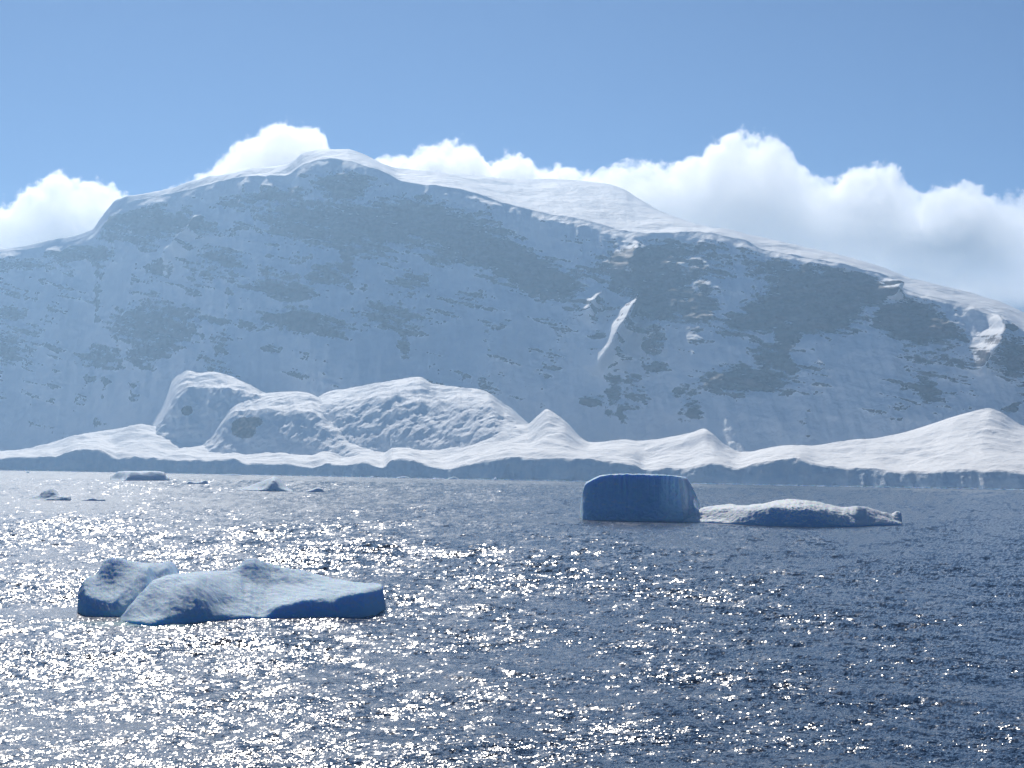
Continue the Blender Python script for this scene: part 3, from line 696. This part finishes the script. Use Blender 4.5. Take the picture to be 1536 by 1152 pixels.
# ------------------------------------------------------------------ clouds (volumes, beyond the haze box)
def cloud(top_pts, bot_pts, Yc, half, dens, label, seed, soft=70.0, amp=260.0):
    """a bank of cumulus: a top outline over X, eaten into by noise, fading below and at both faces"""
    tp = np.array([at(x, y, Yc) for x, y in top_pts]); bp_ = np.array([at(x, y, Yc) for x, y in bot_pts])
    x0, x1 = tp[0, 0], tp[-1, 0]
    n = 60; xs = np.linspace(x0, x1, n)
    zt = pchip(tp[:, 0], tp[:, 2], xs); zb = np.interp(xs, bp_[:, 0], bp_[:, 2])
    zl = zb.min() - 200
    # hull: a closed body a little larger than the cloud
    ring = np.linspace(0, 2 * math.pi, 25)
    P = np.zeros((n, 25, 3))
    for i in range(n):
        ed = math.sqrt(max(0.02, 1 - abs(2 * i / (n - 1) - 1) ** 6))
        zc, hz = .5 * (zt[i] + amp * .42 + zl), .5 * (zt[i] + amp * .42 - zl)
        P[i, :, 0] = xs[i]
        c_, s_ = np.cos(ring), np.sin(ring)
        P[i, :, 1] = Yc + ed * half * np.sign(c_) * np.abs(c_) ** .5
        P[i, :, 2] = zc + ed * hz * np.sign(s_) * np.abs(s_) ** .5
    bm_v = P[:, :-1].reshape(-1, 3); m_ = 24
    faces = [(i * m_ + j, i * m_ + (j + 1) % m_, (i + 1) * m_ + (j + 1) % m_, (i + 1) * m_ + j) for i in range(n - 1) for j in range(m_)]
    faces += [tuple(range(m_ - 1, -1, -1)), tuple((n - 1) * m_ + j for j in range(m_))]
    me = bpy.data.meshes.new('cloud'); me.from_pydata(bm_v.tolist(), [], faces); me.update()
    m = bpy.data.materials.new('cloud vapour'); m.use_nodes = True
    t = m.node_tree; t.nodes.remove(t.nodes['Principled BSDF'])
    geo = t.nodes.new('ShaderNodeNewGeometry'); sep = t.nodes.new('ShaderNodeSeparateXYZ'); t.links.new(geo.outputs['Position'], sep.inputs[0])
    u = math_n(t, 'DIVIDE', math_n(t, 'SUBTRACT', sep.outputs[0], float(x0)), float(x1 - x0), True)
    zlo, zhi = float(min(zl, zb.min())), float(zt.max() + 10)
    fc = t.nodes.new('ShaderNodeFloatCurve'); c = fc.mapping.curves[0]
    pts = [((p - x0) / (x1 - x0), (z - zlo) / (zhi - zlo)) for p, z in zip(tp[:, 0], tp[:, 2])]
    c.points[0].location = pts[0]; c.points[1].location = pts[-1]
    for q in pts[1:-1]: c.points.new(*q)
    fc.mapping.update(); t.links.new(u, fc.inputs['Value'])
    ztop = math_n(t, 'ADD', math_n(t, 'MULTIPLY', fc.outputs[0], zhi - zlo), zlo)
    mp = t.nodes.new('ShaderNodeMapping'); mp.inputs['Location'].default_value = (seed * 713.0, seed * 311.0, 0); t.links.new(geo.outputs['Position'], mp.inputs[0])
    nz = tex(t, mp.outputs[0], 0.0036, 9, 0.66)
    vo = N(t, 'ShaderNodeTexVoronoi', Scale=0.0036, Detail=0.0, Roughness=0.5); vo.feature = 'SMOOTH_F1'; t.links.new(mp.outputs[0], vo.inputs['Vector'])
    bill = math_n(t, 'SUBTRACT', 0.42, vo.outputs['Distance'])
    disp = math_n(t, 'ADD', math_n(t, 'MULTIPLY', math_n(t, 'SUBTRACT', nz, 0.5), amp * 2.3), math_n(t, 'MULTIPLY', bill, amp * 0.35))
    nf = tex(t, mp.outputs[0], 0.013, 5, 0.62)
    disp = math_n(t, 'ADD', disp, math_n(t, 'MULTIPLY', math_n(t, 'SUBTRACT', nf, 0.5), 230.0))
    h = math_n(t, 'SUBTRACT', math_n(t, 'ADD', ztop, disp), sep.outputs[2])        # metres under the ragged top
    yy = math_n(t, 'DIVIDE', math_n(t, 'SUBTRACT', sep.outputs[1], Yc), half)
    y2 = math_n(t, 'MULTIPLY', math_n(t, 'POWER', math_n(t, 'ABSOLUTE', yy), 2.0), amp * 2.6)
    h = math_n(t, 'SUBTRACT', h, y2)
    d = ramp(t, h, 0, soft)
    zbm = float(np.mean(zb))
    low_ = ramp(t, math_n(t, 'ADD', sep.outputs[2], math_n(t, 'MULTIPLY', math_n(t, 'SUBTRACT', nz, .5), 500.0)), zbm - 180, zbm + 160)
    ends = math_n(t, 'MULTIPLY', ramp(t, u, 0.0, 0.14), ramp(t, u, 1.0, 0.86))
    d = math_n(t, 'MULTIPLY', d, ends)
    d = math_n(t, 'MULTIPLY', math_n(t, 'MULTIPLY', d, low_), dens)
    pv = N(t, 'ShaderNodeVolumePrincipled', Anisotropy=0.70); pv.inputs['Color'].default_value = (0.999, 0.999, 0.999, 1)
    t.links.new(d, pv.inputs['Density'])
    t.links.new(pv.outputs[0], t.nodes['Material Output'].inputs['Volume'])
    m.cycles.volume_step_rate = 0.35
    me.materials.append(m)
    o = bpy.data.objects.new('cloud', me); COL.objects.link(o)
    return tag(o, label, 'cloud', 'clouds behind the mountain ridge', 'structure')

cloud([(-330, 330), (-200, 290), (-60, 320), (20, 290), (60, 268), (90, 255), (115, 268), (150, 272), (180, 285), (215, 300), (245, 330)],
      [(-330, 430), (245, 400)], 18300, 230, 0.014, 'white cumulus cloud rising behind the left shoulder of the ridge', 1)
cloud([(205, 320), (235, 290), (280, 272), (320, 250), (350, 222), (380, 198), (410, 182), (440, 180), (470, 184), (484, 198), (496, 232), (515, 268), (540, 310)],
      [(205, 340), (540, 330)], 18500, 200, 0.014, 'slanting white cloud peak just left of the summit', 2, amp=190)
cloud([(535, 290), (560, 232), (600, 230), (640, 218), (680, 212), (710, 214), (740, 240), (765, 226), (790, 226), (810, 252), (850, 246), (880, 255), (905, 268), (930, 320)],
      [(535, 360), (930, 360)], 18500, 230, 0.014, 'row of rounded white clouds behind the ridge right of the summit', 3, amp=190)
cloud([(850, 290), (900, 246), (950, 244), (1000, 238), (1040, 226), (1075, 206), (1110, 200), (1145, 202), (1180, 220), (1205, 246), (1240, 266), (1280, 246), (1320, 242), (1355, 262), (1380, 282), (1410, 276), (1440, 270), (1475, 286), (1510, 300), (1560, 330)],
      [(850, 390), (1100, 390), (1200, 370), (1560, 390)], 18500, 250, 0.012, 'largest and highest white cloud bank towering over the right side of the ridge', 4)
cloud([(1300, 380), (1350, 362), (1400, 338), (1435, 320), (1462, 308), (1500, 298), (1520, 292), (1560, 300), (1640, 310), (1740, 280), (1840, 350)],
      [(1300, 440), (1840, 450)], 18400, 230, 0.007, 'white cloud bank at the right edge above the far snow slope', 5)

# ------------------------------------------------------------------ haze
def haze():
    v = [(x, y, z) for x in (-BX, BX) for y in (BY0, BY1) for z in (BZ0, BZ1)]
    f = [(0, 1, 3, 2), (4, 6, 7, 5), (0, 4, 5, 1), (2, 3, 7, 6), (0, 2, 6, 4), (1, 5, 7, 3)]
    me = bpy.data.meshes.new('haze'); me.from_pydata(v, [], f); me.update()
    m = bpy.data.materials.new('haze'); m.use_nodes = True; t = m.node_tree
    t.nodes.remove(t.nodes['Principled BSDF'])
    pv = N(t, 'ShaderNodeVolumePrincipled', Density=3.9e-5, Anisotropy=0.5)
    pv.inputs['Color'].default_value = (0.42, 0.685, 1.0, 1)
    t.links.new(pv.outputs[0], t.nodes['Material Output'].inputs['Volume'])
    me.materials.append(m)
    o = bpy.data.objects.new('haze', me); COL.objects.link(o)
    tag(o, 'pale blue haze filling the air over the strait', 'haze', kind='stuff')
haze()
